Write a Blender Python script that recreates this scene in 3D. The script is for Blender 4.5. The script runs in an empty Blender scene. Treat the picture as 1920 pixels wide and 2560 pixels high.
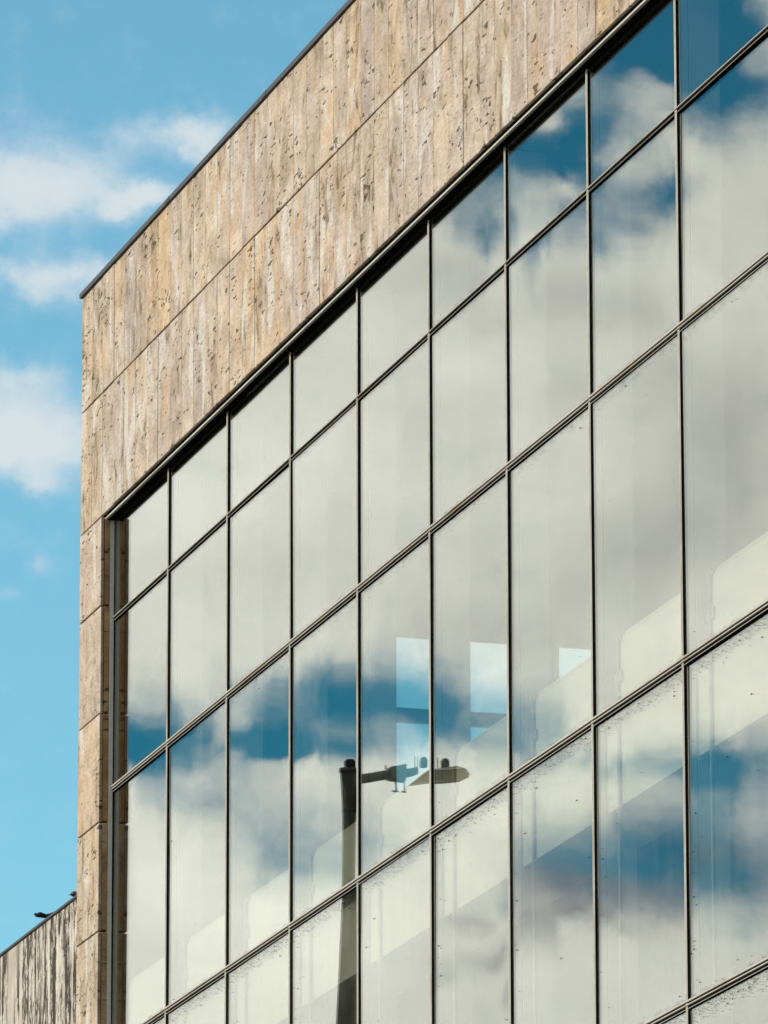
import bpy, bmesh, math, random
from mathutils import Vector, Matrix, Euler
random.seed(7)
S = bpy.context.scene
COL = S.collection
G = 15.3                      # facade datum (roof line) above the street, metres
R = math.radians

# ------------------------------------------------------------------ helpers
def box(bm, x0, x1, y0, y1, z0, z1, bev=0.0):
    vs = [bm.verts.new((x, y, z)) for z in (z0, z1) for y in (y0, y1) for x in (x0, x1)]
    q = [(0, 2, 3, 1), (4, 5, 7, 6), (0, 1, 5, 4), (2, 6, 7, 3), (0, 4, 6, 2), (1, 3, 7, 5)]
    fs = [bm.faces.new([vs[i] for i in f]) for f in q]
    if bev:
        es = list({e for f in fs for e in f.edges})
        bmesh.ops.bevel(bm, geom=es, offset=bev, segments=1, affect='EDGES')
    return fs

def cyl(bm, a, b, r0, r1=None, n=20, caps=True):
    a, b = Vector(a), Vector(b); r1 = r0 if r1 is None else r1
    d = (b - a).normalized()
    t = Vector((1, 0, 0)) if abs(d.x) < .9 else Vector((0, 1, 0))
    u = d.cross(t).normalized(); v = d.cross(u)
    r = [[bm.verts.new(c + (u * math.cos(2 * math.pi * i / n) + v * math.sin(2 * math.pi * i / n)) * rr) for i in range(n)]
         for c, rr in ((a, r0), (b, r1))]
    for i in range(n):
        f = bm.faces.new((r[0][i], r[0][(i + 1) % n], r[1][(i + 1) % n], r[1][i])); f.smooth = True
    if caps:
        bm.faces.new(r[0][::-1]); bm.faces.new(r[1])

def loft(bm, rings, caps=True):
    vs = [[bm.verts.new(p) for p in ring] for ring in rings]
    n = len(vs[0])
    for a, b in zip(vs, vs[1:]):
        for i in range(n):
            f = bm.faces.new((a[i], a[(i + 1) % n], b[(i + 1) % n], b[i])); f.smooth = True
    if caps:
        bm.faces.new(vs[0][::-1]); bm.faces.new(vs[-1])

def obj(name, bm, m, parent=None, loc=None):
    bmesh.ops.recalc_face_normals(bm, faces=bm.faces)
    me = bpy.data.meshes.new(name); bm.to_mesh(me); bm.free()
    o = bpy.data.objects.new(name, me); COL.objects.link(o)
    if m: me.materials.append(m)
    if parent: o.parent = parent
    if loc: o.location = loc
    return o

def empty(name, loc, label, cat, group=None):
    o = bpy.data.objects.new(name, None); COL.objects.link(o); o.location = loc
    o['label'] = label; o['category'] = cat
    if group: o['group'] = group
    return o

# ------------------------------------------------------------------ materials
class NT:
    def __init__(s, tree):
        s.t = tree; s.n = tree.nodes; s.l = tree.links
    def node(s, typ, **kw):
        n = s.n.new(typ)
        for k, v in kw.items(): setattr(n, k, v)
        return n
    def put(s, sock, v):
        if hasattr(v, 'is_linked') or isinstance(v, bpy.types.NodeSocket): s.l.new(v, sock)
        else: sock.default_value = v
    def math(s, op, a, b=0.0, c=0.0, clamp=False):
        n = s.node('ShaderNodeMath', operation=op); n.use_clamp = clamp
        s.put(n.inputs[0], a); s.put(n.inputs[1], b); s.put(n.inputs[2], c)
        return n.outputs[0]
    def vec(s, op, a, b=(0, 0, 0)):
        n = s.node('ShaderNodeVectorMath', operation=op); s.put(n.inputs[0], a); s.put(n.inputs[1], b)
        return n.outputs[0]
    def comb(s, x, y, z):
        n = s.node('ShaderNodeCombineXYZ'); s.put(n.inputs[0], x); s.put(n.inputs[1], y); s.put(n.inputs[2], z)
        return n.outputs[0]
    def sep(s, v):
        n = s.node('ShaderNodeSeparateXYZ'); s.put(n.inputs[0], v); return n.outputs
    def noise(s, v, scale=1, detail=4, rough=.5, dist=0.0):
        n = s.node('ShaderNodeTexNoise'); s.put(n.inputs['Vector'], v)
        n.inputs['Scale'].default_value = scale; n.inputs['Detail'].default_value = detail
        n.inputs['Roughness'].default_value = rough; n.inputs['Distortion'].default_value = dist
        return n.outputs
    def voro(s, v, scale=1, feature='F1', rand=1.0):
        n = s.node('ShaderNodeTexVoronoi', feature=feature); s.put(n.inputs['Vector'], v)
        n.inputs['Scale'].default_value = scale; n.inputs['Randomness'].default_value = rand
        return n.outputs
    def step(s, v, a, b, lo=0.0, hi=1.0):
        n = s.node('ShaderNodeMapRange', interpolation_type='SMOOTHSTEP'); s.put(n.inputs['Value'], v)
        n.inputs['From Min'].default_value = a; n.inputs['From Max'].default_value = b
        n.inputs['To Min'].default_value = lo; n.inputs['To Max'].default_value = hi
        return n.outputs[0]
    def lin(s, v, a, b, lo=0.0, hi=1.0):
        n = s.node('ShaderNodeMapRange'); s.put(n.inputs['Value'], v)
        n.inputs['From Min'].default_value = a; n.inputs['From Max'].default_value = b
        n.inputs['To Min'].default_value = lo; n.inputs['To Max'].default_value = hi
        return n.outputs[0]
    def mix(s, f, a, b, blend='MIX'):
        n = s.node('ShaderNodeMix', data_type='RGBA', blend_type=blend)
        s.put(n.inputs['Factor'], f)
        s.put(n.inputs[6], a if not isinstance(a, tuple) else (*a[:3], 1)); s.put(n.inputs[7], b if not isinstance(b, tuple) else (*b[:3], 1))
        return n.outputs[2]
    def ramp(s, f, stops):
        n = s.node('ShaderNodeValToRGB'); s.put(n.inputs[0], f); e = n.color_ramp.elements
        while len(e) < len(stops): e.new(.5)
        for el, (p, c) in zip(e, stops): el.position = p; el.color = (*c, 1)
        return n.outputs[0]
    def bump(s, h, strength=1.0, dist=.01):
        n = s.node('ShaderNodeBump'); s.put(n.inputs['Height'], h)
        n.inputs['Strength'].default_value = strength; n.inputs['Distance'].default_value = dist
        return n.outputs[0]

def mat(name):
    m = bpy.data.materials.new(name); m.use_nodes = True
    nt = NT(m.node_tree)
    return m, nt, m.node_tree.nodes['Principled BSDF'], m.node_tree.nodes['Material Output']

def simple(name, col, rough=.6, metal=0.0, var=.15, scale=8.0, spec=.12):
    m, n, p, out = mat(name)
    co = n.node('ShaderNodeTexCoord').outputs['Object']
    f = n.noise(co, scale, 5, .6)[0]
    c = n.mix(n.lin(f, .3, .7), tuple(x * (1 - var) for x in col), tuple(min(1, x * (1 + var)) for x in col))
    n.put(p.inputs['Base Color'], c)
    n.put(p.inputs['Roughness'], n.lin(f, .3, .7, max(.05, rough - .08), min(1, rough + .08)))
    p.inputs['Metallic'].default_value = metal
    p.inputs['Specular IOR Level'].default_value = spec
    return m

def travertine(name, tone=(1, 1, 1), dirt=1.0, pits=1.0):
    m, n, p, out = mat(name)
    geo = n.node('ShaderNodeNewGeometry')
    at = n.node('ShaderNodeAttribute', attribute_name='slab')
    rnd = at.outputs['Color']; rs = n.sep(rnd)
    wpos = geo.outputs['Position']
    pos = n.vec('ADD', wpos, n.vec('MULTIPLY', rnd, (7.3, 3.1, 5.7)))
    # tone of each slab: grey lilac / beige / honey
    tonec = n.ramp(rs[0], [(0.0, (.53, .425, .355)), (.2, (.61, .50, .385)), (.38, (.49, .405, .355)), (.55, (.65, .52, .37)), (.72, (.55, .455, .39)), (.88, (.64, .46, .28)), (1.0, (.57, .48, .42))])
    wide = n.noise(n.vec('MULTIPLY', wpos, (.9, 1, 1.1)), 1, 4, .55, .5)[0]
    tonec = n.mix(.22, tonec, n.ramp(wide, [(.34, (.47, .385, .33)), (.5, (.60, .485, .37)), (.66, (.66, .52, .385))]))
    # cloudy mottling inside the slab, a little taller than wide
    mo = n.noise(n.vec('MULTIPLY', pos, (3.4, 1, 4.6)), 1, 6, .60, .9)[0]
    c = n.mix(n.lin(mo, .33, .67), n.mix(1.0, tonec, (.76, .71, .68), 'MULTIPLY'), n.mix(1.0, tonec, (1.14, 1.14, 1.14), 'MULTIPLY'))
    # honey and lilac bands
    v2 = n.noise(n.vec('MULTIPLY', n.vec('ADD', pos, (11, 0, 3)), (3.6, 1, 1.1)), 1, 4, .55, 1.1)[0]
    c = n.mix(n.step(v2, .52, .70, 0, .62), c, (.60, .40, .215))
    v3 = n.noise(n.vec('MULTIPLY', n.vec('ADD', pos, (3, 0, 23)), (4.0, 1, 1.4)), 1, 4, .55, 1.0)[0]
    c = n.mix(n.step(v3, .52, .66, 0, .8), c, (.66, .61, .55))
    # brown weather staining, running down, stronger in some zones
    st = n.noise(n.vec('MULTIPLY', n.vec('ADD', pos, (0, 0, 40)), (4.5, 1, 1.9)), 1, 5, .60, .8)[0]
    big = n.noise(n.vec('MULTIPLY', wpos, (1.0, 1, 1.3)), 1, 3, .5)[0]
    zone = n.step(n.math('ADD', big, n.math('MULTIPLY', rs[1], .26)), .40, .66)
    c = n.mix(n.math('MULTIPLY', n.math('MULTIPLY', n.step(st, .44, .68), zone), .58 * dirt, clamp=True), c, (.34, .25, .155))
    st2 = n.noise(n.vec('MULTIPLY', n.vec('ADD', pos, (0, 0, 71)), (9, 1, 4.5)), 1, 5, .66, .9)[0]
    c = n.mix(n.math('MULTIPLY', n.math('MULTIPLY', n.step(st2, .50, .62), n.step(st, .46, .62)), n.math('MULTIPLY', zone, .75 * dirt), clamp=True), c, (.15, .095, .05))
    wz = n.sep(wpos)[2]
    drip = n.math('MULTIPLY', n.step(wz, 14.55, 15.06), n.step(n.noise(n.vec('MULTIPLY', wpos, (7, 1, .9)), 1, 4, .6)[0], .50, .72))
    c = n.mix(n.math('MULTIPLY', drip, .6), c, (.22, .16, .10))
    # fine grain
    gr = n.noise(n.vec('MULTIPLY', pos, (22, 20, 60)), 1, 3, .6)[0]
    c = n.mix(n.lin(gr, .36, .66, 0, .7), c, n.mix(1.0, c, (.72, .69, .66), 'MULTIPLY'))
    # voids of the travertine: small irregular holes, gathered in patches
    patch = n.noise(n.vec('MULTIPLY', pos, (3.2, 1, 3.6)), 1, 3, .55)[0]
    v1 = n.noise(n.vec('MULTIPLY', pos, (9, 6, 32)), 1, 3, .55, .35)[0]
    th = n.lin(patch, .36, .66, .72, .575)
    pit = n.step(n.math('SUBTRACT', v1, th), -.003, .03)
    vv2 = n.noise(n.vec('MULTIPLY', n.vec('ADD', pos, (2, 0, 2)), (12, 6, 22)), 1, 2, .5, .3)[0]
    th2 = n.lin(n.noise(n.vec('MULTIPLY', n.vec('ADD', pos, (5, 5, 5)), (2.6, 1, 1.8)), 1, 2, .5)[0], .40, .66, .80, .645)
    pit2 = n.step(n.math('SUBTRACT', vv2, th2), -.003, .03)
    pitm = n.math('MULTIPLY', n.math('MAXIMUM', pit, pit2), pits, clamp=True)
    fw = n.noise(n.vec('MULTIPLY', pos, (3.4, 3, 16)), 1, 5, .62, 1.6)[0]
    fis = n.math('MULTIPLY', n.step(n.math('ABSOLUTE', n.math('SUBTRACT', fw, .5)), .013, .003), n.step(n.noise(n.vec('MULTIPLY', n.vec('ADD', pos, (9, 9, 9)), (2.6, 1, 3)), 1, 3, .5)[0], .48, .6))
    pitm = n.math('MAXIMUM', pitm, n.math('MULTIPLY', fis, .3))
    c = n.mix(n.math('MULTIPLY', pitm, .85), c, (.075, .05, .03))
    c = n.mix(1.0, c, tone, 'MULTIPLY')
    n.put(p.inputs['Base Color'], c)
    p.inputs['Roughness'].default_value = .85
    p.inputs['Specular IOR Level'].default_value = .08
    rough = n.noise(n.vec('MULTIPLY', pos, (11, 8, 24)), 1, 6, .68, 1.0)[0]
    h = n.math('SUBTRACT', n.math('ADD', n.math('MULTIPLY', rough, n.lin(patch, .42, .64, .25, 1.1)), n.math('MULTIPLY', gr, .18)), n.math('MULTIPLY', pitm, 1.0))
    n.put(p.inputs['Normal'], n.bump(h, .5, .013))
    return m

M = {}
M['stone'] = travertine('travertine_cladding', (.985, .99, 1.02))
M['jamb'] = travertine('travertine_reveal_stained', (1.15, .88, .55), 1.3, 1.2)
M['mortar'] = simple('dark_joint_backing', (.05, .042, .034), .95)
M['coping'] = simple('coping_zinc', (.065, .07, .085), .6, .1, .3, 5, .2)
M['concrete_in'] = simple('interior_paint_grey', (.10, .10, .095), .9, 0, .1, 2)
M['ceil_in'] = simple('interior_ceiling', (.11, .108, .10), .9, 0, .1, 2)
M['fin'] = simple('fin_white_metal', (.62, .62, .60), .55, 0, .1, 3)
M['panel'] = simple('spandrel_cream_paint', (.325, .325, .285), .6, 0, .05, 1.5)
M['under'] = simple('bulkhead_underside', (.50, .50, .52), .8, 0, .1, 2)
M['bracket'] = simple('bracket_grey_metal', (.14, .145, .14), .5, .2, .15, 9)
M['black'] = simple('gasket_black', (.010, .012, .010), .9, 0, .2, 8, 0.0)

def alu(name, col, rust):
    m, n, p, out = mat(name)
    pos = n.node('ShaderNodeNewGeometry').outputs['Position']
    f = n.noise(n.vec('MULTIPLY', pos, (1.2, 3, 1.2)), 1, 4, .6)[0]
    g = n.noise(n.vec('MULTIPLY', pos, (14, 30, 30)), 1, 4, .6)[0]
    c = n.mix(n.step(f, .5, .68, 0, rust), col, (.30, .235, .15))
    c = n.mix(n.lin(g, .35, .7, 0, .35), c, tuple(x * .55 for x in col))
    n.put(p.inputs['Base Color'], c)
    p.inputs['Metallic'].default_value = .0
    n.put(p.inputs['Roughness'], n.lin(g, .3, .7, .6, .8)); p.inputs['Specular IOR Level'].default_value = .06
    return m
M['alu'] = alu('weathered_aluminium', (.52, .48, .42), .7)
M['alu_drip'] = alu('drip_aluminium', (.55, .53, .47), .7)
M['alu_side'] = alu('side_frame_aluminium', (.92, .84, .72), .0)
M['alu_dark'] = alu('dark_anodised_frame', (.035, .037, .033), .2)

def glass():
    m, n, p, out = mat('reflective_glazing')
    n.n.remove(p)
    tc = n.node('ShaderNodeTexCoord'); oc = tc.outputs['Object']; gen = n.sep(tc.outputs['Generated'])
    inf = n.node('ShaderNodeObjectInfo')
    dirt = n.node('ShaderNodeAttribute', attribute_type='OBJECT', attribute_name='dirt').outputs['Fac']
    off = n.vec('ADD', oc, n.comb(n.math('MULTIPLY', inf.outputs['Random'], 31.0), 0.0, n.math('MULTIPLY', inf.outputs['Random'], 17.0)))
    wob = n.noise(n.vec('MULTIPLY', off, (.8, 0, .55)), 1, 1.0, .4)[0]
    nrm = n.bump(wob, 1.0, .0018)
    lw = n.node('ShaderNodeLayerWeight'); lw.inputs['Blend'].default_value = .5
    F = n.math('ADD', .07, n.math('MULTIPLY', n.math('POWER', lw.outputs['Facing'], 2.2), .56))
    gl = n.node('ShaderNodeBsdfGlossy'); gl.inputs['Roughness'].default_value = 0.0
    gl.inputs['Color'].default_value = (1.0, 1.0, .955, 1); n.put(gl.inputs['Normal'], nrm)
    tr = n.node('ShaderNodeBsdfTransparent'); tr.inputs['Color'].default_value = (.94, .94, .89, 1)
    base = n.node('ShaderNodeMixShader'); n.put(base.inputs[0], F); n.l.new(tr.outputs[0], base.inputs[1]); n.l.new(gl.outputs[0], base.inputs[2])
    # dust film, run marks and splashes on the lower panes
    xz = n.sep(oc); u, v = gen[0], gen[2]
    runs = n.noise(n.vec('MULTIPLY', off, (11, 1, .7)), 1, 4, .6, .2)[0]
    blot = n.noise(n.vec('MULTIPLY', off, (2.2, 1, 3.2)), 1, 4, .55, .3)[0]
    film = n.math('MULTIPLY', dirt, n.math('ADD', .006, n.math('ADD', n.step(runs, .5, .75, 0, .035), n.step(blot, .5, .72, 0, .03))))
    top = n.math('ADD', n.step(v, .91, 1.0), n.math('MULTIPLY', n.step(n.math('ABSOLUTE', n.math('SUBTRACT', u, .06)), .12, .0), .35))
    top = n.math('ADD', top, n.math('MULTIPLY', n.step(v, .06, 0.0), .5))
    v1 = n.voro(n.vec('MULTIPLY', off, (24, 1, 72)), 1)
    cell = n.sep(v1['Color'])
    gate = n.math('LESS_THAN', cell[0], n.math('MULTIPLY', n.math('ADD', n.math('MULTIPLY', top, .26), .006), dirt))
    spk = n.math('MULTIPLY', gate, n.step(n.math('SUBTRACT', v1['Distance'], n.math('MULTIPLY', cell[1], .16)), .24, .12))
    v2 = n.voro(n.vec('MULTIPLY', off, (44, 1, 130)), 1); cell2 = n.sep(v2['Color'])
    gate2 = n.math('LESS_THAN', cell2[0], n.math('MULTIPLY', n.math('MULTIPLY', n.step(v, .93, 1.0), .8), dirt))
    spk = n.math('MAXIMUM', spk, n.math('MULTIPLY', gate2, n.step(v2['Distance'], .4, .2)))
    fd = n.node('ShaderNodeBsdfDiffuse'); fd.inputs['Color'].default_value = (.62, .60, .54, 1)
    dk = n.node('ShaderNodeBsdfDiffuse'); dk.inputs['Color'].default_value = (.03, .03, .027, 1)
    # grime collected against the frame, every pane
    gn = n.noise(n.vec('MULTIPLY', off, (9, 1, 30)), 1, 5, .7)[0]
    near = n.math('MAXIMUM', n.step(xz[2], .045, .0), n.math('MULTIPLY', n.step(v, .955, 1.0), .6))
    grime = n.math('MULTIPLY', n.math('MULTIPLY', near, n.step(gn, .44, .70)), .6)
    spk = n.math('MAXIMUM', spk, grime)
    m1 = n.node('ShaderNodeMixShader'); n.put(m1.inputs[0], film); n.l.new(base.outputs[0], m1.inputs[1]); n.l.new(fd.outputs[0], m1.inputs[2])
    m2 = n.node('ShaderNodeMixShader'); n.put(m2.inputs[0], n.math('MULTIPLY', spk, .85)); n.l.new(m1.outputs[0], m2.inputs[1]); n.l.new(dk.outputs[0], m2.inputs[2])
    n.l.new(m2.outputs[0], out.inputs['Surface'])
    return m
M['glass'] = glass()

def clear():
    m, n, p, out = mat('clear_window_glass'); n.n.remove(p)
    gl = n.node('ShaderNodeBsdfGlossy'); gl.inputs['Roughness'].default_value = 0
    tr = n.node('ShaderNodeBsdfTransparent'); tr.inputs['Color'].default_value = (.95, .98, .98, 1)
    mx = n.node('ShaderNodeMixShader'); mx.inputs[0].default_value = .04
    n.l.new(tr.outputs[0], mx.inputs[1]); n.l.new(gl.outputs[0], mx.inputs[2]); n.l.new(mx.outputs[0], out.inputs['Surface'])
    return m
M['clear'] = clear()

def stained():
    m, n, p, out = mat('stained_concrete')
    pos = n.node('ShaderNodeNewGeometry').outputs['Position']
    mo = n.noise(n.vec('MULTIPLY', pos, (2, 2, 3)), 1, 6, .6)[0]
    c = n.ramp(mo, [(.3, (.45, .395, .32)), (.5, (.57, .51, .43)), (.7, (.67, .61, .53))])
    a = n.noise(n.vec('MULTIPLY', pos, (12, 1, 1.0)), 1, 7, .7, .5)[0]
    b = n.noise(n.vec('MULTIPLY', pos, (14, 1, 7)), 1, 6, .72, 1.2)[0]
    zone = n.noise(n.vec('MULTIPLY', n.vec('ADD', pos, (4.2, 0, 0)), (1.5, 1, .3)), 1, 2, .5)[0]
    s = n.math('MULTIPLY', n.step(n.math('ADD', n.math('MULTIPLY', a, .66), n.math('MULTIPLY', b, .34)), .475, .525), n.step(zone, .34, .46))
    halo = n.step(n.math('ADD', n.math('MULTIPLY', a, .6), n.math('MULTIPLY', b, .4)), .42, .54, 0, .35)
    c = n.mix(halo, c, (.30, .25, .19))
    c = n.mix(n.math('MULTIPLY', s, .93), c, (.035, .028, .020))
    n.put(p.inputs['Base Color'], c); p.inputs['Roughness'].default_value = .9; p.inputs['Specular IOR Level'].default_value = .06
    n.put(p.inputs['Normal'], n.bump(n.math('SUBTRACT', b, n.math('MULTIPLY', s, .5)), .5, .012))
    return m
M['stained'] = stained()
M['lamp'] = simple('lamp_dark_paint', (.045, .046, .034), .5, .2, .25, 12)
M['lamp2'] = simple('lamp_bracket_steel', (.07, .07, .06), .45, .4, .25, 15)
M['lens'] = simple('lamp_lens_acrylic', (.40, .38, .27), .25, 0, .1, 6)
M['lens2'] = simple('lamp_reflector_grey', (.22, .21, .16), .35, 0, .1, 6)
M['asphalt'] = simple('asphalt', (.05, .05, .052), .9, 0, .3, 30)
M['paving'] = simple('paving', (.28, .27, .25), .85, 0, .2, 4)
M['kerb'] = simple('kerb_granite', (.33, .33, .32), .8, 0, .2, 10)
M['paint'] = simple('road_paint', (.72, .72, .70), .7, 0, .08, 10)
M['soil'] = simple('open_ground', (.16, .16, .12), .95, 0, .3, .4)
M['bird'] = simple('pigeon_slate', (.055, .06, .075), .6, 0, .4, 40)
M['bird2'] = simple('pigeon_neck', (.16, .21, .20), .4, 0, .5, 60)
M['beak'] = simple('pigeon_beak', (.10, .09, .085), .5)
M['eye'] = simple('pigeon_eye', (.45, .16, .03), .2)
M['legs'] = simple('pigeon_leg', (.35, .10, .08), .6)
# ------------------------------------------------------------------ the glazed building
NB = 11; W = 1.5
XL, XR = -.56, NB * W + .58
ZT = [-1.957, -2.647, -3.8197, -5.5837, -7.3578, -9.131]     # glass head, then the transoms
B = empty('glazed_building', (0, 0, 0), 'travertine clad building with a tall reflective glass curtain wall under a dark roof edge', 'building')
Z = lambda z: z + G

def slabs(name, m, rows, xs, y0, y1, jit=.0025, gap=.0016):
    """one sheet of stone facing: separate bevelled slabs, each with its own tone"""
    bm = bmesh.new(); lay = bm.faces.layers.float_color.new('slab')
    for (zb, zt) in rows:
        xx = xs(zb) if callable(xs) else xs
        for a, b in zip(xx, xx[1:]):
            k = random.uniform(-jit, jit); g = gap * random.choice((.6, 1, 1.8))
            fs = set(bm.faces)
            box(bm, a + g, b - gap * .5, y0 + k, y1, Z(zb) + .004, Z(zt) - .004, .003)
            c = (random.random(), random.random(), random.random(), 1)
            for f in set(bm.faces) - fs: f[lay] = c
    return obj(name, bm, m, B)

def cols(a, b, step, wob=.012):
    out = [a]; x = a + step
    while x < b - step * .5:
        out.append(x + random.uniform(-wob, wob)); x += step
    return out + [b]

# stone facing: two courses over the glass, a pier at each end, a base below
slabs('stone_cladding', M['stone'], [(-1.064, -.236), (-1.932, -1.068)], lambda z: cols(XL, XR, .302), -.100, -.078)
prow = [(-2.553, -1.936), (-3.297, -2.557), (-4.046, -3.301), (-4.789, -4.050)]
z = -4.793
while z > -9.1: prow.append((max(z - .743, -9.2), z)); z -= .747
slabs('stone_cladding', M['stone'], prow, lambda z: [XL - .004, -.33, .032] if int(-z * 10) % 3 == 0 else [XL - .004, .032], -.100, -.078)
slabs('stone_cladding', M['stone'], prow, lambda z: [XR - .6, XR], -.100, -.078)
brow = []
z = -9.205
while z > -15.2: brow.append((max(z - .868, -G), z)); z -= .872
slabs('stone_cladding', M['stone'], brow, lambda z: cols(XL, XR, .604), -.100, -.078)
slabs('reveal_cladding', M['jamb'], [(a + .008, b + .004) for a, b in prow], [-.03, .030], -.074, -.037)
# end-wall facing (seen by the neighbour only)
bm = bmesh.new()
EW = (-.50, -.34)
wy = [(2.06, 3.14), (3.25, 4.33)]; wz = (-4.15, -2.515)
for y0, y1, z0, z1 in [(.02, 2.06, -G, -.26), (4.33, 9, -G, -.26), (2.06, 4.33, -G, wz[0]), (2.06, 4.33, wz[1], -.26), (3.14, 3.25, wz[0], wz[1])]:
    box(bm, EW[0], EW[1], y0, y1, Z(z0), Z(z1))
endw = obj('end_wall', bm, M['concrete_in'], B)
for y0, y1 in wy:
    bm = bmesh.new()
    box(bm, -.45, -.39, y0 + .0005, y1 - .0005, Z(-3.13), Z(-3.035))
    for a_, b_ in ((y0 + .0005, y0 + .035), (y1 - .035, y1 - .0005)): box(bm, -.44, -.40, a_, b_, Z(wz[0]) + .0005, Z(wz[1]) - .0005)
    fr = obj('window', bm, M['fin'], B)
    bm = bmesh.new(); box(bm, -.425, -.419, y0 + .0005, y1 - .0005, Z(wz[0]), Z(-3.1305)); box(bm, -.425, -.419, y0 + .0005, y1 - .0005, Z(-3.0345), Z(wz[1]))
    obj('pane', bm, M['clear'], fr)
# solid body behind the stone
bm = bmesh.new()
box(bm, -.5, XR - .06, -.074, .0, Z(-1.925), Z(-.25))
box(bm, -.5, XR - .06, .002, .36, Z(-1.97), Z(-.25))
box(bm, -.5, -.036, -.072, .01, Z(-9.2), Z(-1.93))
box(bm, XR - .6, XR - .06, -.072, .01, Z(-9.2), Z(-1.93))
box(bm, -.5, XR - .06, -.072, .3, 0, Z(-9.2))
obj('wall_core', bm, M['mortar'], B)
bm = bmesh.new()
box(bm, XR - .058, XR, -.075, 9, 0, Z(-.25)); box(bm, XR - .3, XR - .06, .36, 9, 0, Z(-.25)); box(bm, -.33, XR - .31, 8.8, 9, 0, Z(-.6))
obj('rear_wall', bm, M['concrete_in'], B)
bm = bmesh.new(); box(bm, -.33, XR - .31, .37, 8.79, Z(-1.55), Z(-1.40)); obj('ceiling_slab', bm, M['ceil_in'], B)
bm = bmesh.new(); box(bm, -.5, XR, .365, 9, Z(-.55), Z(-.262)); obj('roof_slab', bm, M['mortar'], B)
bm = bmesh.new()
box(bm, -.33, XR - .31, .60, 8.79, Z(-5.85), Z(-5.62)); box(bm, -.33, XR - .31, .32, 8.79, Z(-9.45), Z(-9.2))
obj('floor_slab', bm, M['concrete_in'], B)
# roof edge
bm = bmesh.new()
zc = [(-.118, -.2375), (-.118, -.206), (-.100, -.196), (.30, -.215), (.30, -.245), (-.104, -.2375)]
xs = [XL - .018]
while xs[-1] < XR: xs.append(min(xs[-1] + 2.42, XR + .018))
for a, b in zip(xs, xs[1:]):
    loft(bm, [[(x, y, Z(zz)) for y, zz in zc] for x in (a, b - .004)])
    box(bm, b - .05, b + .04, -.1205, -.1185, Z(-.236), Z(-.207))
for fc in bm.faces: fc.smooth = False
obj('roof_coping', bm, M['coping'], B)
# drip trim and soffit over the glass
bm = bmesh.new()
x = .034
while x < NB * W:
    x2 = min(x + 3.0, NB * W + .02)
    loft(bm, [[(xx, y, Z(zz)) for y, zz in [(-.067, -1.957), (-.073, -1.955), (-.073, -1.943), (-.064, -1.940), (-.056, -1.940), (-.056, -1.957)]] for xx in (x, x2 - .003)])
    x = x2
for fc in bm.faces: fc.smooth = False
obj('drip_trim', bm, M['alu_drip'], B)
bm = bmesh.new(); box(bm, .034, NB * W + .02, -.055, -.006, Z(-1.956), Z(-1.93)); obj('soffit', bm, M['black'], B)
# curtain wall: side frame, mullions, transoms, panes
bm = bmesh.new(); box(bm, -.030, .0305, -.0365, -.008, Z(-9.19), Z(-1.958)); obj('side_frame', bm, M['alu_side'], B)
bm = bmesh.new(); box(bm, -.030, .022, -.0075, .07, Z(-9.19), Z(-1.958)); obj('side_gasket', bm, M['black'], B)
def mullion_bm():
    bm = bmesh.new()
    h0, h1 = Z(-9.19), Z(-1.985)
    box(bm, -.0135, .0135, -.0108, -.0038, h0, h1)
    box(bm, -.011, .011, -.0037, .004, h0, h1)
    box(bm, -.019, .019, .0505, .0545, h0, h1)
    return bm
def tube_bm():
    bm = bmesh.new(); box(bm, -.022, .022, .0045, .0500, Z(-9.19), Z(-1.985)); return bm
proto = None
for m in range(1, NB + 1):
    x = m * W
    if proto is None:
        bm = bmesh.new()
        box(bm, -.014, -.002, -.0150, -.0110, Z(-9.19), Z(-1.958), .001)
        box(bm, .003, .013, -.0142, -.0110, Z(-9.19), Z(-1.958), .001)
        box(bm, -.0018, .0028, -.0128, -.0110, Z(-9.19), Z(-1.958))
        proto = obj('mullion', bm, M['alu'], B, (x, 0, 0))
        back = obj('gasket', mullion_bm(), M['black'], proto); obj('inner_tube', tube_bm(), M['fin'], proto)
        fin = bmesh.new(); box(fin, -.022, .022, .055, .222, Z(-9.19), Z(-1.98), .002)
        finp = obj('inner_fin', fin, M['fin'], B, (x, 0, 0))
        br = bmesh.new()
        box(br, .205, .315, .046, .0580, Z(-5.42), Z(-5.36), .003)
        box(br, .210, .310, .046, .0580, Z(-5.19), Z(-5.165), .003)
        cyl(br, (.262, .048, Z(-9.1)), (.262, .048, Z(-5.17)), .011, n=12)
        box(br, .210, .310, .046, .0580, Z(-6.095), Z(-6.080), .002)
        brp = obj('rod_bracket', br, M['bracket'], finp)
    else:
        for src, par in ((proto, B), (finp, B)):
            c2 = src.copy(); COL.objects.link(c2); c2.parent = par; c2.location = (x, 0, 0)
            for ch in (list(proto.children) if src is proto else list(finp.children)):
                d2 = ch.copy(); COL.objects.link(d2); d2.parent = c2
def transom(z, k):
    bm = bmesh.new()
    lips = [(.014, .008, -.020), (-.009, -.0125, -.015)] if k == 0 else [(.023, .013, -.022), (.003, -.004, -.020), (-.0165, -.0205, -.013)]
    x = .031
    for m in range(NB):
        x2 = (m + 1) * W
        for hi, lo, y in lips: box(bm, x + .001, x2 - .001, y, -.0105, Z(z) + lo, Z(z) + hi, .0012)
        x = x2
    t = obj('transom', bm, M['alu'], B)
    bm = bmesh.new(); h = .0140 if k == 0 else .0225
    x = .03
    for m in range(NB):
        box(bm, x + .0145, (m + 1) * W - .0145, -.0100, .040, Z(z) - h, Z(z) + h); x = (m + 1) * W
    obj('gasket', bm, M['black'], t)
for k, z in enumerate(ZT[1:]): transom(z, k)
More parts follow.
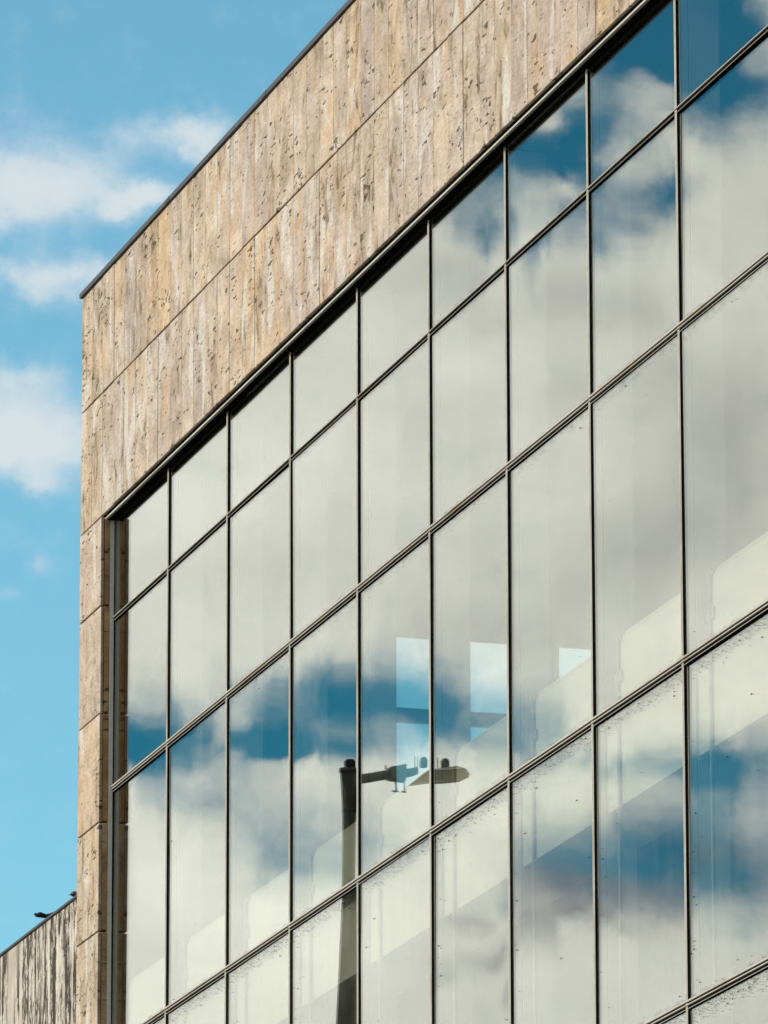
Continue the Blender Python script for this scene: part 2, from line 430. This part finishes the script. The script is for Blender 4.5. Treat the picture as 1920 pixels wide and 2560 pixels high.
# panes: one of each height, copied along its row
rp = random.Random(21)
for j in range(5):
    zt, zb = ZT[j], ZT[j + 1]
    z0 = Z(zb) + (.0125 if j == 0 else .0205); z1 = Z(zt) - (.001 if j == 0 else (.0125 if j == 1 else .0205))
    first = None
    for m in range(NB):
        xa = m * W + (.023 if m == 0 else .012); xb = (m + 1) * W - .012
        if first is None or m == 1:
            bm = bmesh.new(); box(bm, 0, xb - xa, -.003, .003, 0, z1 - z0)
            o = obj('glass_pane', bm, M['glass'], B); first = o
        else:
            o = first.copy(); COL.objects.link(o)
        o.parent = B; o.location = (xa, 0, z0)
        o.rotation_euler = (R(rp.gauss(0, .08)), 0, R(rp.gauss(0, .08)))
        if j == 2 and m in (3, 4, 5): o.rotation_euler = (R(-.02), 0, R(.012))
        o['dirt'] = float((.0, .0, .06, .9, 1.5)[j] * rp.uniform(.55, 1.1))
        if j == 3: o.rotation_euler = (R(rp.gauss(0, .09)), 0, R(rp.gauss(0, .09))) if m != 3 else (0, 0, R(-.055))
# floor-edge spandrel behind the glass, one boarded length per bay
bm = bmesh.new(); un = bmesh.new(); cp = bmesh.new()
for m in range(NB):
    a = m * W + .024; b = (m + 1) * W - .024
    up = [(a, -6.076), (b, -6.076), (b, -5.18), (a + .285, -5.18), (a + .255, -5.215), (a + .255, -5.60), (a, -5.60)]
    fr = [bm.verts.new((x, .0585, Z(z))) for x, z in up]; bk = [bm.verts.new((x, .0720, Z(z))) for x, z in up]
    bm.faces.new(fr); bm.faces.new(bk[::-1])
    for i in range(7): bm.faces.new((fr[i], bk[i], bk[(i + 1) % 7], fr[(i + 1) % 7]))
    box(un, a, b, .0725, .222, Z(-6.074), Z(-6.055)); box(un, a + .3, b, .0725, .222, Z(-5.22), Z(-5.20))
    box(cp, a + .30, b - .004, .064, .085, Z(-5.174), Z(-5.156), .003)
box(un, .024, NB * W - .024, .2225, .51, Z(-6.074), Z(-6.055))
sp = obj('spandrel_panel', bm, M['panel'], B)
obj('cap_rail', cp, M['panel'], sp)
obj('bulkhead', un, M['under'], B)

# ------------------------------------------------------------------ lower neighbour on the left
NBR = empty('low_building', (0, 0, 0), 'lower concrete building on the left, its wall streaked with black stains', 'building')
ntop = -4.357
bm = bmesh.new()
for a, b in ((-16.0, -4.303), (-4.297, -1.203), (-1.197, XL - .012)):
    box(bm, a, b, .02, .3, 0, Z(ntop))
box(bm, -16, XL - .012, .301, 8, 0, Z(ntop) - .02)
obj('stained_wall', bm, M['stained'], NBR)
bm = bmesh.new()
xs = [-16.0, -11.2, -8.3, -5.4, -2.5, XL - .012]
for a, b in zip(xs, xs[1:]): box(bm, a, b - .004, .006, .42, Z(ntop) + .001, Z(ntop) + .022, .004)
obj('coping', bm, M['coping'], NBR)

# ------------------------------------------------------------------ pigeons on the neighbour's coping
def pigeon(loc, rot, label, pose):
    t = empty('pigeon', loc, label, 'bird', 'pigeons on the stained wall'); t.rotation_euler = (0, 0, rot)
    # +x is forwards
    bm = bmesh.new()
    up = pose == 'up'
    st = [(-.135, .062, .010, .008), (-.115, .066, .028, .022), (-.07, .075, .046, .040), (-.02, .083, .056, .052), (.03, .092, .053, .052), (.065, .108, .040, .040)]
    st += [(.082, .132, .029, .030), (.092, .156, .023, .025), (.102, .172, .023, .024), (.118, .176, .019, .018), (.130, .173, .010, .010)] if up else \
          [(.085, .115, .032, .032), (.100, .124, .025, .026), (.112, .128, .023, .022), (.127, .126, .016, .015), (.136, .123, .008, .008)]
    n = 18
    loft(bm, [[(x, math.cos(2 * math.pi * i / n) * ry, zc + math.sin(2 * math.pi * i / n) * rz) for i in range(n)] for x, zc, ry, rz in st])
    b = obj('body', bm, M['bird'], t)
    hx, hz = (.130, .173) if up else (.136, .123)
    bm = bmesh.new()
    nk = st[5:8]
    loft(bm, [[(x, math.cos(2 * math.pi * i / n) * (ry + .002), zc + math.sin(2 * math.pi * i / n) * (rz + .002)) for i in range(n)] for x, zc, ry, rz in nk])
    obj('neck', bm, M['bird2'], t)
    bm = bmesh.new(); cyl(bm, (hx - .004, 0, hz), (hx + .018, 0, hz - .006), .0055, .001, 8); obj('beak', bm, M['beak'], t)
    for s in (-1, 1):
        bm = bmesh.new(); bmesh.ops.create_uvsphere(bm, u_segments=10, v_segments=8, radius=.0042); bmesh.ops.translate(bm, verts=bm.verts, vec=(hx - .013, s * .0165, hz + .005)); obj('eye', bm, M['eye'], t)
        bm = bmesh.new()
        rings = []
        for x, zc, wd, hh in [(.05, .098, .006, .026), (.0, .098, .010, .036), (-.06, .088, .009, .030), (-.12, .076, .006, .016), (-.175, .070, .003, .006)]:
            yb = s * (.050 if x > -.1 else .032 if x > -.15 else .018)
            rings.append([(x, yb + s * wd * math.cos(a), zc + hh * math.sin(a)) for a in [2 * math.pi * i / 10 for i in range(10)]])
        loft(bm, rings); obj('wing', bm, M['bird'], t)
        bm = bmesh.new(); cyl(bm, (.01, s * .022, .045), (.015, s * .022, .004), .004, n=8)
        for k in (-.5, 0, .5): cyl(bm, (.015, s * .022, .004), (.015 + .028 * math.cos(k), s * .022 + .028 * math.sin(k), .002), .0025, .0015, 6)
        obj('leg', bm, M['legs'], t)
    bm = bmesh.new()
    k0 = label.startswith('dark pigeon beside')
    for k in range(7):           # fanned tail feathers, uneven ends
        a = (k - 3) * (.09 if k0 else .16); ln = .118 + (.006, -.004, .003, .008, -.002, .005, -.007)[k]
        y0 = (k - 3) * .006; x1 = -.115 - ln * math.cos(a); y1 = y0 + ln * math.sin(a)
        zt = .064; ze = zt + ln * .16 + (k % 2) * .006
        vs = [(-.10, y0 - .008, zt), (-.10, y0 + .008, zt), (x1 + .012, y1 + .010, ze), (x1, y1, ze), (x1 + .010, y1 - .010, ze)]
        tv = [bm.verts.new(v) for v in vs]; bv = [bm.verts.new((v[0], v[1], v[2] - .008)) for v in vs]
        bm.faces.new(tv); bm.faces.new(bv[::-1])
        for i in range(5): bm.faces.new((tv[i], bv[i], bv[(i + 1) % 5], tv[(i + 1) % 5]))
    obj('tail', bm, M['bird'], t)
    t.scale = (.9, .9, .9)
    return t
zc = Z(ntop) + .0225
pigeon((-1.50, .205, zc - .020), R(-90), 'dark pigeon beside the stone pier with only its head over the wall top', 'low')
pigeon((-2.17, .20, zc - .003), R(93), 'dark pigeon farther left, its fanned tail sticking out over the wall top', 'low')

# ------------------------------------------------------------------ street lamp, seen mirrored in the glass
lx, ly = -4.66, -3.0
LP = empty('street_lamp', (lx, ly, .12), 'dark street lamp mirrored in the glass, its flat lamp head on a short arm', 'street lamp')
def lz(z): return Z(z) - .12
def part(name, m, par=LP):
    def deco(fn):
        bm = bmesh.new(); fn(bm); return obj(name, bm, m, par)
    return deco
@part('pole', M['lamp'])
def pole(bm):
    cyl(bm, (0, .29, 0), (0, .28, .5), .145, .14, 32); cyl(bm, (0, .28, .5), (0, .004, lz(-2.84)), .125, .061, 32)
    cyl(bm, (0, 0, lz(-2.843)), (0, 0, lz(-2.56)), .066, .066, 32); cyl(bm, (0, 0, lz(-2.845)), (0, 0, lz(-2.865)), .069, .069, 32)
@part('collar', M['lamp2'], pole)
def collar(bm): cyl(bm, (0, 0, lz(-2.56)), (0, 0, lz(-2.532)), .072, .070, 32)
@part('cap', M['black'], pole)
def cap(bm): cyl(bm, (0, 0, lz(-2.532)), (0, 0, lz(-2.478)), .041, .040, 24); cyl(bm, (0, 0, lz(-2.478)), (0, 0, lz(-2.462)), .040, .028, 24)
@part('bolt', M['lamp2'], pole)
def bolt(bm):
    for z, s in ((-2.80, 1),): cyl(bm, (s * .06, s * .02, lz(z)), (s * .098, s * .035, lz(z)), .006, n=8); cyl(bm, (s * .093, s * .033, lz(z)), (s * .103, s * .037, lz(z)), .011, n=6)
# arm reaches away from the facade (-y); virtual depth y' = 3 .. 3.96 in the mirror
@part('arm', M['lamp'])
def arm(bm): cyl(bm, (0, -.05, lz(-2.618)), (0, -.315, lz(-2.555)), .036, .036, 24)
@part('clamp', M['lamp2'], arm)
def clamp(bm):
    c = [(-.052, -.300, -2.598), (-.052, -.395, -2.606), (-.052, -.40, -2.478), (-.052, -.300, -2.505)]
    loft(bm, [[(x, y, lz(z)) for _, y, z in c] for x in (-.052, .052)])
    for f_ in bm.faces: f_.smooth = False
    for y in (-.335, -.395): cyl(bm, (0, y, lz(-2.60)), (0, y - .006, lz(-2.685)), .006, n=8); cyl(bm, (0, y + .02, lz(-2.684)), (0, y - .018, lz(-2.684)), .007, n=8)
    cyl(bm, (0, -.28, lz(-2.52)), (0, -.28, lz(-2.488)), .005, n=8)
    cyl(bm, (0, -.398, lz(-2.545)), (0, -.52, lz(-2.515)), .034, .030, 20)
HP = [(-.20, -.487, -2.591), (-.20, -.936, -2.539), (0, -.958, -2.522), (.30, -.829, -2.546), (.30, -.537, -2.577), (0, -.500, -2.590)]
@part('lamp_head', M['lens2'])
def head(bm):
    lo_ = [bm.verts.new((x, y, lz(z))) for x, y, z in HP]
    hi_ = [bm.verts.new((x * .6, -.72 + (y + .72) * .6, lz(z) + .045)) for x, y, z in HP]
    for i in range(6): bm.faces.new((lo_[i], lo_[(i + 1) % 6], hi_[(i + 1) % 6], hi_[i]))
    bm.faces.new(hi_); bm.faces.new(lo_[::-1])
@part('lens', M['lens'], head)
def lens(bm):
    dz = -.004
    A, B_, T, C_, D_, E_ = [Vector((x * .96, -.72 + (y + .72) * .965, lz(z) + dz)) for x, y, z in HP]
    E2, T2 = E_ + Vector((0, 0, -.022)), T + Vector((0, 0, -.016))
    vs_ = [bm.verts.new(v) for v in (A, B_, T, C_, D_, E_, E2, T2)]
    bm.faces.new((vs_[0], vs_[6], vs_[7], vs_[1])); bm.faces.new((vs_[3], vs_[7], vs_[6], vs_[4]))
    bm.faces.new((vs_[0], vs_[5], vs_[6])); bm.faces.new((vs_[5], vs_[4], vs_[6])); bm.faces.new((vs_[1], vs_[7], vs_[2])); bm.faces.new((vs_[2], vs_[7], vs_[3]))
    bm.faces.new((vs_[0], vs_[1], vs_[2], vs_[3], vs_[4], vs_[5]))
for y in (-.565, -.715):
    bm = bmesh.new()
    cyl(bm, (.05, y, lz(-2.50)), (.05, y, lz(-2.445)), .036, .036, 20); cyl(bm, (.05, y, lz(-2.445)), (.05, y, lz(-2.425)), .036, .022, 20)
    obj('sensor_cap', bm, M['black'], head)
    bm = bmesh.new()
    for k in (.058, .088): cyl(bm, (.05, y + k, lz(-2.50)), (.05, y + k, lz(-2.42)), .0045, n=8)
    obj('stud', bm, M['lamp2'], head)

# ------------------------------------------------------------------ street
def flat(name, x0, x1, y0, y1, z0, z1, m):
    bm = bmesh.new(); box(bm, x0, x1, y0, y1, z0, z1); o = obj(name, bm, m); o['kind'] = 'structure'; return o
flat('ground', -3000, 3000, -3000, 3000, -1.0, -.02, M['soil'])
flat('road', -400, 400, -12.5, -4.2, -.015, 0.0, M['asphalt'])
flat('kerb', -400, 400, -4.195, -4.05, -.015, .125, M['kerb'])
flat('pavement', -400, 400, -4.045, -.11, -.015, .12, M['paving'])
flat('far_kerb', -400, 400, -12.65, -12.505, -.015, .125, M['kerb'])
flat('far_pavement', -400, 400, -16, -12.655, -.015, .12, M['paving'])
bm = bmesh.new()
for k in range(-40, 41): box(bm, k * 6, k * 6 + 3, -8.42, -8.30, .004, .006)
o = obj('road_markings', bm, M['paint']); o['kind'] = 'structure'
DIRECT = [(-76.779,16.830,0.542,0.352,1),(-77.045,16.568,0.541,0.222,0.7),(-76.352,16.650,0.348,0.222,0.55),(-76.044,16.727,0.232,0.167,0.45),(-75.621,17.156,0.349,0.156,0.7),(-75.253,17.140,0.213,0.167,1),(-75.968,16.987,0.194,0.126,0.25),(-75.830,16.589,0.232,0.119,0.8),(-75.618,16.657,0.232,0.119,1),(-76.731,16.017,0.328,0.167,0.95),(-76.498,15.835,0.231,0.148,0.5),(-76.134,16.024,0.270,0.141,0.95),(-76.681,15.018,0.345,0.259,0.8),(-76.486,14.650,0.498,0.204,1.1),(-76.907,14.645,0.460,0.259,1),(-76.559,14.352,0.210,0.096,0.7),(-76.571,13.667,0.130,0.056,0.4),(-76.873,13.423,0.152,0.067,0.4),(-76.684,15.240,0.231,0.111,0.4),(-76.516,13.834,0.458,0.222,0.15),(-73.445,13.028,0.342,0.278,0.8),(-72.856,12.951,0.380,0.297,1.0),(-72.132,13.095,0.343,0.259,1.0),(-73.467,12.287,0.228,0.111,0.3),]
REFL = [(-108.541,17.850,0.407,0.366,-1.5),(-108.978,18.006,0.543,0.344,-1.6),(-109.306,17.595,0.519,0.387,-1.9),(-108.220,17.610,0.361,0.258,-1.1),(-108.744,17.641,0.248,0.280,-1.2),(-108.479,17.478,0.214,0.148,1.0),(-108.376,17.645,0.117,0.111,0.4),(-108.994,17.489,0.175,0.104,0.7),(-109.160,17.715,0.086,0.059,0.35),(-109.258,17.042,0.504,0.148,0.1),(-108.874,17.195,0.233,0.148,0.5),(-107.516,16.919,0.337,0.224,-1.4),(-107.876,16.890,0.270,0.215,-1.1),(-108.242,17.093,0.382,0.215,-0.75),(-107.984,17.225,0.270,0.194,-0.95),(-107.692,17.172,0.194,0.089,0.5),(-107.831,16.672,0.174,0.082,0.6),(-108.182,16.964,0.155,0.074,0.35),(-107.166,16.621,0.269,0.258,-0.9),(-107.242,16.362,0.224,0.172,-1.0),(-107.900,16.208,0.116,0.301,-1.1),(-107.772,16.469,0.224,0.151,-0.8),(-108.121,16.650,0.189,0.172,-0.9),(-108.152,16.261,0.202,0.194,-1.0),(-108.558,16.701,0.292,0.181,-1.2),(-108.802,16.771,0.144,0.237,-1.0),(-108.451,16.439,0.314,0.151,-0.6),(-109.023,16.823,0.225,0.172,-0.3),(-104.295,12.340,0.330,0.215,-1.3),(-104.030,12.319,0.308,0.215,-0.9),(-104.616,12.489,0.308,0.151,-0.45),(-104.369,12.655,0.309,0.172,-0.3),(-104.826,12.212,0.396,0.112,-0.75),(-105.300,12.195,0.264,0.194,-1.15),(-105.471,12.251,0.176,0.146,-0.8),(-105.224,12.547,0.308,0.258,-0.5),(-105.850,12.243,0.440,0.112,-1.1),(-105.546,12.547,0.352,0.237,-0.8),(-105.888,12.658,0.331,0.258,-0.9),(-105.736,12.881,0.265,0.172,-0.35),(-106.268,12.547,0.396,0.258,-1.2),(-106.762,12.508,0.352,0.366,-1.25),(-106.497,12.880,0.353,0.237,-0.5),(-107.407,12.431,0.264,0.366,-0.9),(-107.102,12.284,0.264,0.172,-0.4),(-105.169,11.806,0.417,0.237,-0.6),(-105.245,11.399,0.329,0.237,-0.55),(-105.926,11.584,0.417,0.323,-0.7),(-104.714,11.878,0.330,0.194,-0.55),(-104.260,11.951,0.264,0.151,-0.6),(-105.699,11.325,0.395,0.237,-0.5),(-105.395,12.065,0.303,0.067,0.25),(-109.186,12.192,0.572,0.267,-1.7),(-108.808,12.271,0.264,0.172,-0.6),(-108.390,12.108,0.484,0.095,-0.6),(-107.897,12.131,0.264,0.129,-0.4),(-108.422,11.608,0.571,0.258,-0.5),(-108.952,11.751,0.571,0.323,-0.62),(-108.226,10.981,0.526,0.172,-0.3),(-108.161,11.944,0.264,0.146,-0.4),(-107.890,11.298,0.395,0.151,-0.45),(-109.326,11.451,0.351,0.366,-0.7),(-108.607,11.311,0.395,0.194,-0.45),(-109.021,11.232,0.395,0.215,-0.4),(-107.779,11.540,0.483,0.258,-0.45),(-107.361,11.320,0.351,0.215,-0.55),(-108.155,11.352,0.526,0.258,-0.5),(-106.944,11.063,0.307,0.172,-0.4),(-109.318,10.970,0.307,0.258,-0.4),]
GREY = [(-109.143,14.489,0.498,0.593,-0.24),(-108.538,15.053,0.537,0.297,-0.12),(-107.872,13.577,0.610,0.445,-0.1),(-105.774,16.292,1.159,0.445,-0.06),(-107.314,15.620,0.616,0.222,-0.08),(-106.917,13.212,0.762,0.297,-0.12),(-106.931,15.993,0.463,0.222,-0.14),(-108.278,15.797,0.462,0.222,-0.16),(-104.820,13.658,0.572,0.222,-0.1),(-106.542,14.882,0.460,0.185,-0.1),(-108.752,13.827,0.764,0.371,-0.15),(-104.704,14.065,0.459,0.593,0.12),(-105.582,14.587,0.689,0.371,0.12),(-107.119,15.251,0.461,0.185,0.1),(-104.378,11.174,0.491,0.445,0.15),(-105.548,10.807,0.755,0.445,0.15),(-108.222,10.612,1.131,0.445,0.05),(-106.904,10.564,0.226,0.082,-0.3),(-107.093,10.674,0.128,0.074,-0.22),(-107.527,10.765,0.098,0.148,-0.36),(-106.698,10.842,0.166,0.074,-0.2),(-107.773,10.892,0.166,0.067,-0.26),(-107.394,10.636,0.083,0.111,-0.2),(-107.998,10.780,0.151,0.059,-0.2),(-106.452,10.529,0.151,0.082,-0.16),(-107.624,11.171,0.491,0.185,-0.25),(-108.609,11.459,0.832,0.297,-0.42),(-108.038,10.983,0.755,0.185,-0.2),(-107.362,11.394,0.416,0.185,-0.2),(-107.185,10.323,0.060,0.126,-0.22),(-108.151,11.019,0.604,0.185,-0.12),(-109.023,11.380,0.605,0.297,-0.4),(-108.494,11.349,0.454,0.222,-0.3),(-107.851,11.169,0.416,0.185,-0.15),]
CLOUD_BASE = 1.11; CLOUD_VAR = .45; CLOUD_WHITE = (11.1, 11.3, 10.7); CLOUD_GREY = (7.6, 8.0, 8.9)
WEST_WHITE = (7.2, 7.8, 7.9); WEST_GREY = (5.4, 6.8, 7.7)
SKY_TINT = (1.14, 1.82, 1.66); SW_TINT = (.03, .39, .52)
# ------------------------------------------------------------------ camera
cam = bpy.data.cameras.new('camera'); co = bpy.data.objects.new('camera', cam); COL.objects.link(co)
cam.sensor_fit = 'HORIZONTAL'; cam.sensor_width = 36; cam.lens = 335.18
cam.clip_start = .5; cam.clip_end = 8000
r = Vector((0.27969038, 0.96008834, -0.0019176)); u = Vector((0.23472181, -0.06644155, 0.96978925)); f = Vector((-0.93095594, 0.27169083, 0.24393673))
mw = Matrix((r, u, -f)).transposed().to_4x4()
mw.translation = Vector((45.68511324, -11.42851992, -13.72983893 + G))
co.matrix_world = mw
S.camera = co

# ------------------------------------------------------------------ sky, clouds and sun
SUN_AZ, SUN_EL = R(-167), R(27)          # azimuth from +Y towards +X
w = bpy.data.worlds.new('World'); S.world = w; w.use_nodes = True
n = NT(w.node_tree); n.n.clear()
out = n.node('ShaderNodeOutputWorld')
sky = n.node('ShaderNodeTexSky', sky_type='NISHITA'); sky.sun_disc = False
sky.sun_elevation = SUN_EL; sky.sun_rotation = SUN_AZ % (2 * math.pi); sky.air_density = 1.0; sky.dust_density = .3; sky.ozone_density = 2.0
gen = n.node('ShaderNodeTexCoord').outputs['Generated']
d = n.sep(gen)
az = n.math('MULTIPLY', n.math('ARCTAN2', d[0], d[1]), 180 / math.pi)
el = n.math('MULTIPLY', n.math('ARCSINE', d[2]), 180 / math.pi)
def inside(v, a, b): return n.math('MULTIPLY', n.math('GREATER_THAN', v, a), n.math('LESS_THAN', v, b))
band = inside(el, 3, 27)
in_sw = n.math('MULTIPLY', inside(az, -122, -93), band)      # the cumulus bank to the south-west
in_w = n.math('MULTIPLY', inside(az, -83, -64), band)        # scattered puffs to the west
def warped():
    pt = n.comb(az, 0.0, n.math('MULTIPLY', el, 1.15))
    wv = n.sep(n.vec('SUBTRACT', n.noise(pt, 1.5, 5, .55)[1], (.5, .5, .5)))
    wv2 = n.sep(n.vec('SUBTRACT', n.noise(n.vec('ADD', pt, (31, 7, 3)), 5.5, 4, .55)[1], (.5, .5, .5)))
    A = n.math('ADD', az, n.math('ADD', n.math('MULTIPLY', wv[0], .55), n.math('MULTIPLY', wv2[0], .16)))
    E = n.math('ADD', el, n.math('ADD', n.math('MULTIPLY', wv[1], .45), n.math('MULTIPLY', wv2[1], .14)))
    return pt, n.comb(A, E, 0.0)
def blobs(P, L):
    acc = None
    for A, E, ra, re, amp in L:
        q = n.node('ShaderNodeVectorMath', operation='MULTIPLY_ADD')
        n.put(q.inputs[0], P); q.inputs[1].default_value = (1 / ra, 1 / re, 0); q.inputs[2].default_value = (-A / ra, -E / re, 0)
        dq = n.node('ShaderNodeVectorMath', operation='DOT_PRODUCT'); n.put(dq.inputs[0], q.outputs[0]); n.put(dq.inputs[1], q.outputs[0])
        g = n.math('POWER', .42, dq.outputs['Value'])
        acc = n.math('MULTIPLY', g, amp) if acc is None else n.math('MULTIPLY_ADD', g, amp, acc)
    return acc
def back(col):
    b = n.node('ShaderNodeBackground'); b.inputs['Strength'].default_value = .1; n.put(b.inputs['Color'], col); return b.outputs[0]
base = n.vec('MULTIPLY', sky.outputs[0], SKY_TINT)
# south-west bank
pt, P = warped()
edge = n.math('MULTIPLY', n.math('MULTIPLY', n.step(az, -94, -98), n.step(az, -121, -116)), n.math('MULTIPLY', n.step(el, 3.5, 6), n.step(el, 26.5, 23)))
det = n.math('SUBTRACT', n.noise(pt, 2.6, 6, .63)[0], .5)
dens = n.math('ADD', edge, n.math('ADD', blobs(P, REFL), n.math('MULTIPLY', n.math('MULTIPLY', det, 1.25), edge)))
cl = n.step(dens, -.80, 1.12, .02, 1.0)
sh = n.noise(n.vec('ADD', pt, (5, 0, 9)), .9, 6, .55)[0]
br = n.math('ADD', n.math('ADD', CLOUD_BASE, n.math('MULTIPLY', n.math('SUBTRACT', sh, .5), CLOUD_VAR)), blobs(P, GREY))
br = n.math('MAXIMUM', br, .25)
ccol = n.vec('MULTIPLY', n.mix(n.step(br, .45, 1.1), CLOUD_GREY, CLOUD_WHITE), n.comb(br, br, br))
deep = n.mix(edge, base, n.vec('MULTIPLY', base, SW_TINT))
sh_sw = back(n.mix(cl, deep, ccol))
# west puffs
pt, P = warped()
edge = n.math('MULTIPLY', n.math('MULTIPLY', n.step(az, -82.5, -79), n.step(az, -64.5, -68)), n.math('MULTIPLY', n.step(el, 3.5, 6), n.step(el, 26.5, 23)))
det = n.math('SUBTRACT', n.noise(pt, 3.0, 8, .62)[0], .48)
dens = n.math('ADD', blobs(P, DIRECT), n.math('MULTIPLY', n.math('MULTIPLY', det, 1.1), edge))
cl = n.step(dens, -.02, 1.15, 0, .9)
sh_w = back(n.mix(cl, n.mix(1.0, base, base), n.mix(n.step(dens, .5, 1.5), WEST_GREY, WEST_WHITE)))
# the rest of the sky
far = n.math('MAXIMUM', n.math('MAXIMUM', n.step(el, 28, 36), n.step(n.math('ABSOLUTE', n.math('ADD', az, 93)), 33, 50)), 0.0)
fld = n.noise(n.vec('MULTIPLY', gen, (3, 3, 4.5)), 1, 5, .55)[0]
sh_r = back(n.mix(n.math('MULTIPLY', n.step(fld, .40, .56), far), base, (8.4, 8.2, 7.8)))
m1 = n.node('ShaderNodeMixShader'); n.put(m1.inputs[0], in_w); n.l.new(sh_r, m1.inputs[1]); n.l.new(sh_w, m1.inputs[2])
m2 = n.node('ShaderNodeMixShader'); n.put(m2.inputs[0], in_sw); n.l.new(m1.outputs[0], m2.inputs[1]); n.l.new(sh_sw, m2.inputs[2])
n.l.new(m2.outputs[0], out.inputs[0])
w.cycles.sampling_method = 'MANUAL'; w.cycles.sample_map_resolution = 512

sd = Vector((math.sin(SUN_AZ) * math.cos(SUN_EL), math.cos(SUN_AZ) * math.cos(SUN_EL), math.sin(SUN_EL)))
L = bpy.data.lights.new('sun', 'SUN'); L.energy = 3.5; L.angle = R(16); L.color = (1, .93, .83)
lo = bpy.data.objects.new('sun', L); COL.objects.link(lo); lo.location = (0, -30, 60)
lo.rotation_euler = sd.to_track_quat('Z', 'Y').to_euler()

vs = S.view_settings; vs.view_transform = 'Standard'; vs.look = 'None'; vs.gamma = 1; vs.exposure = 0; vs.use_curve_mapping = False
S.render.engine = 'CYCLES'
c = S.cycles; c.max_bounces = 12; c.transparent_max_bounces = 24; c.glossy_bounces = 6; c.diffuse_bounces = 3; c.use_denoising = True
c.sample_clamp_indirect = 6
c.caustics_reflective = False; c.caustics_refractive = False
S.render.film_transparent = False
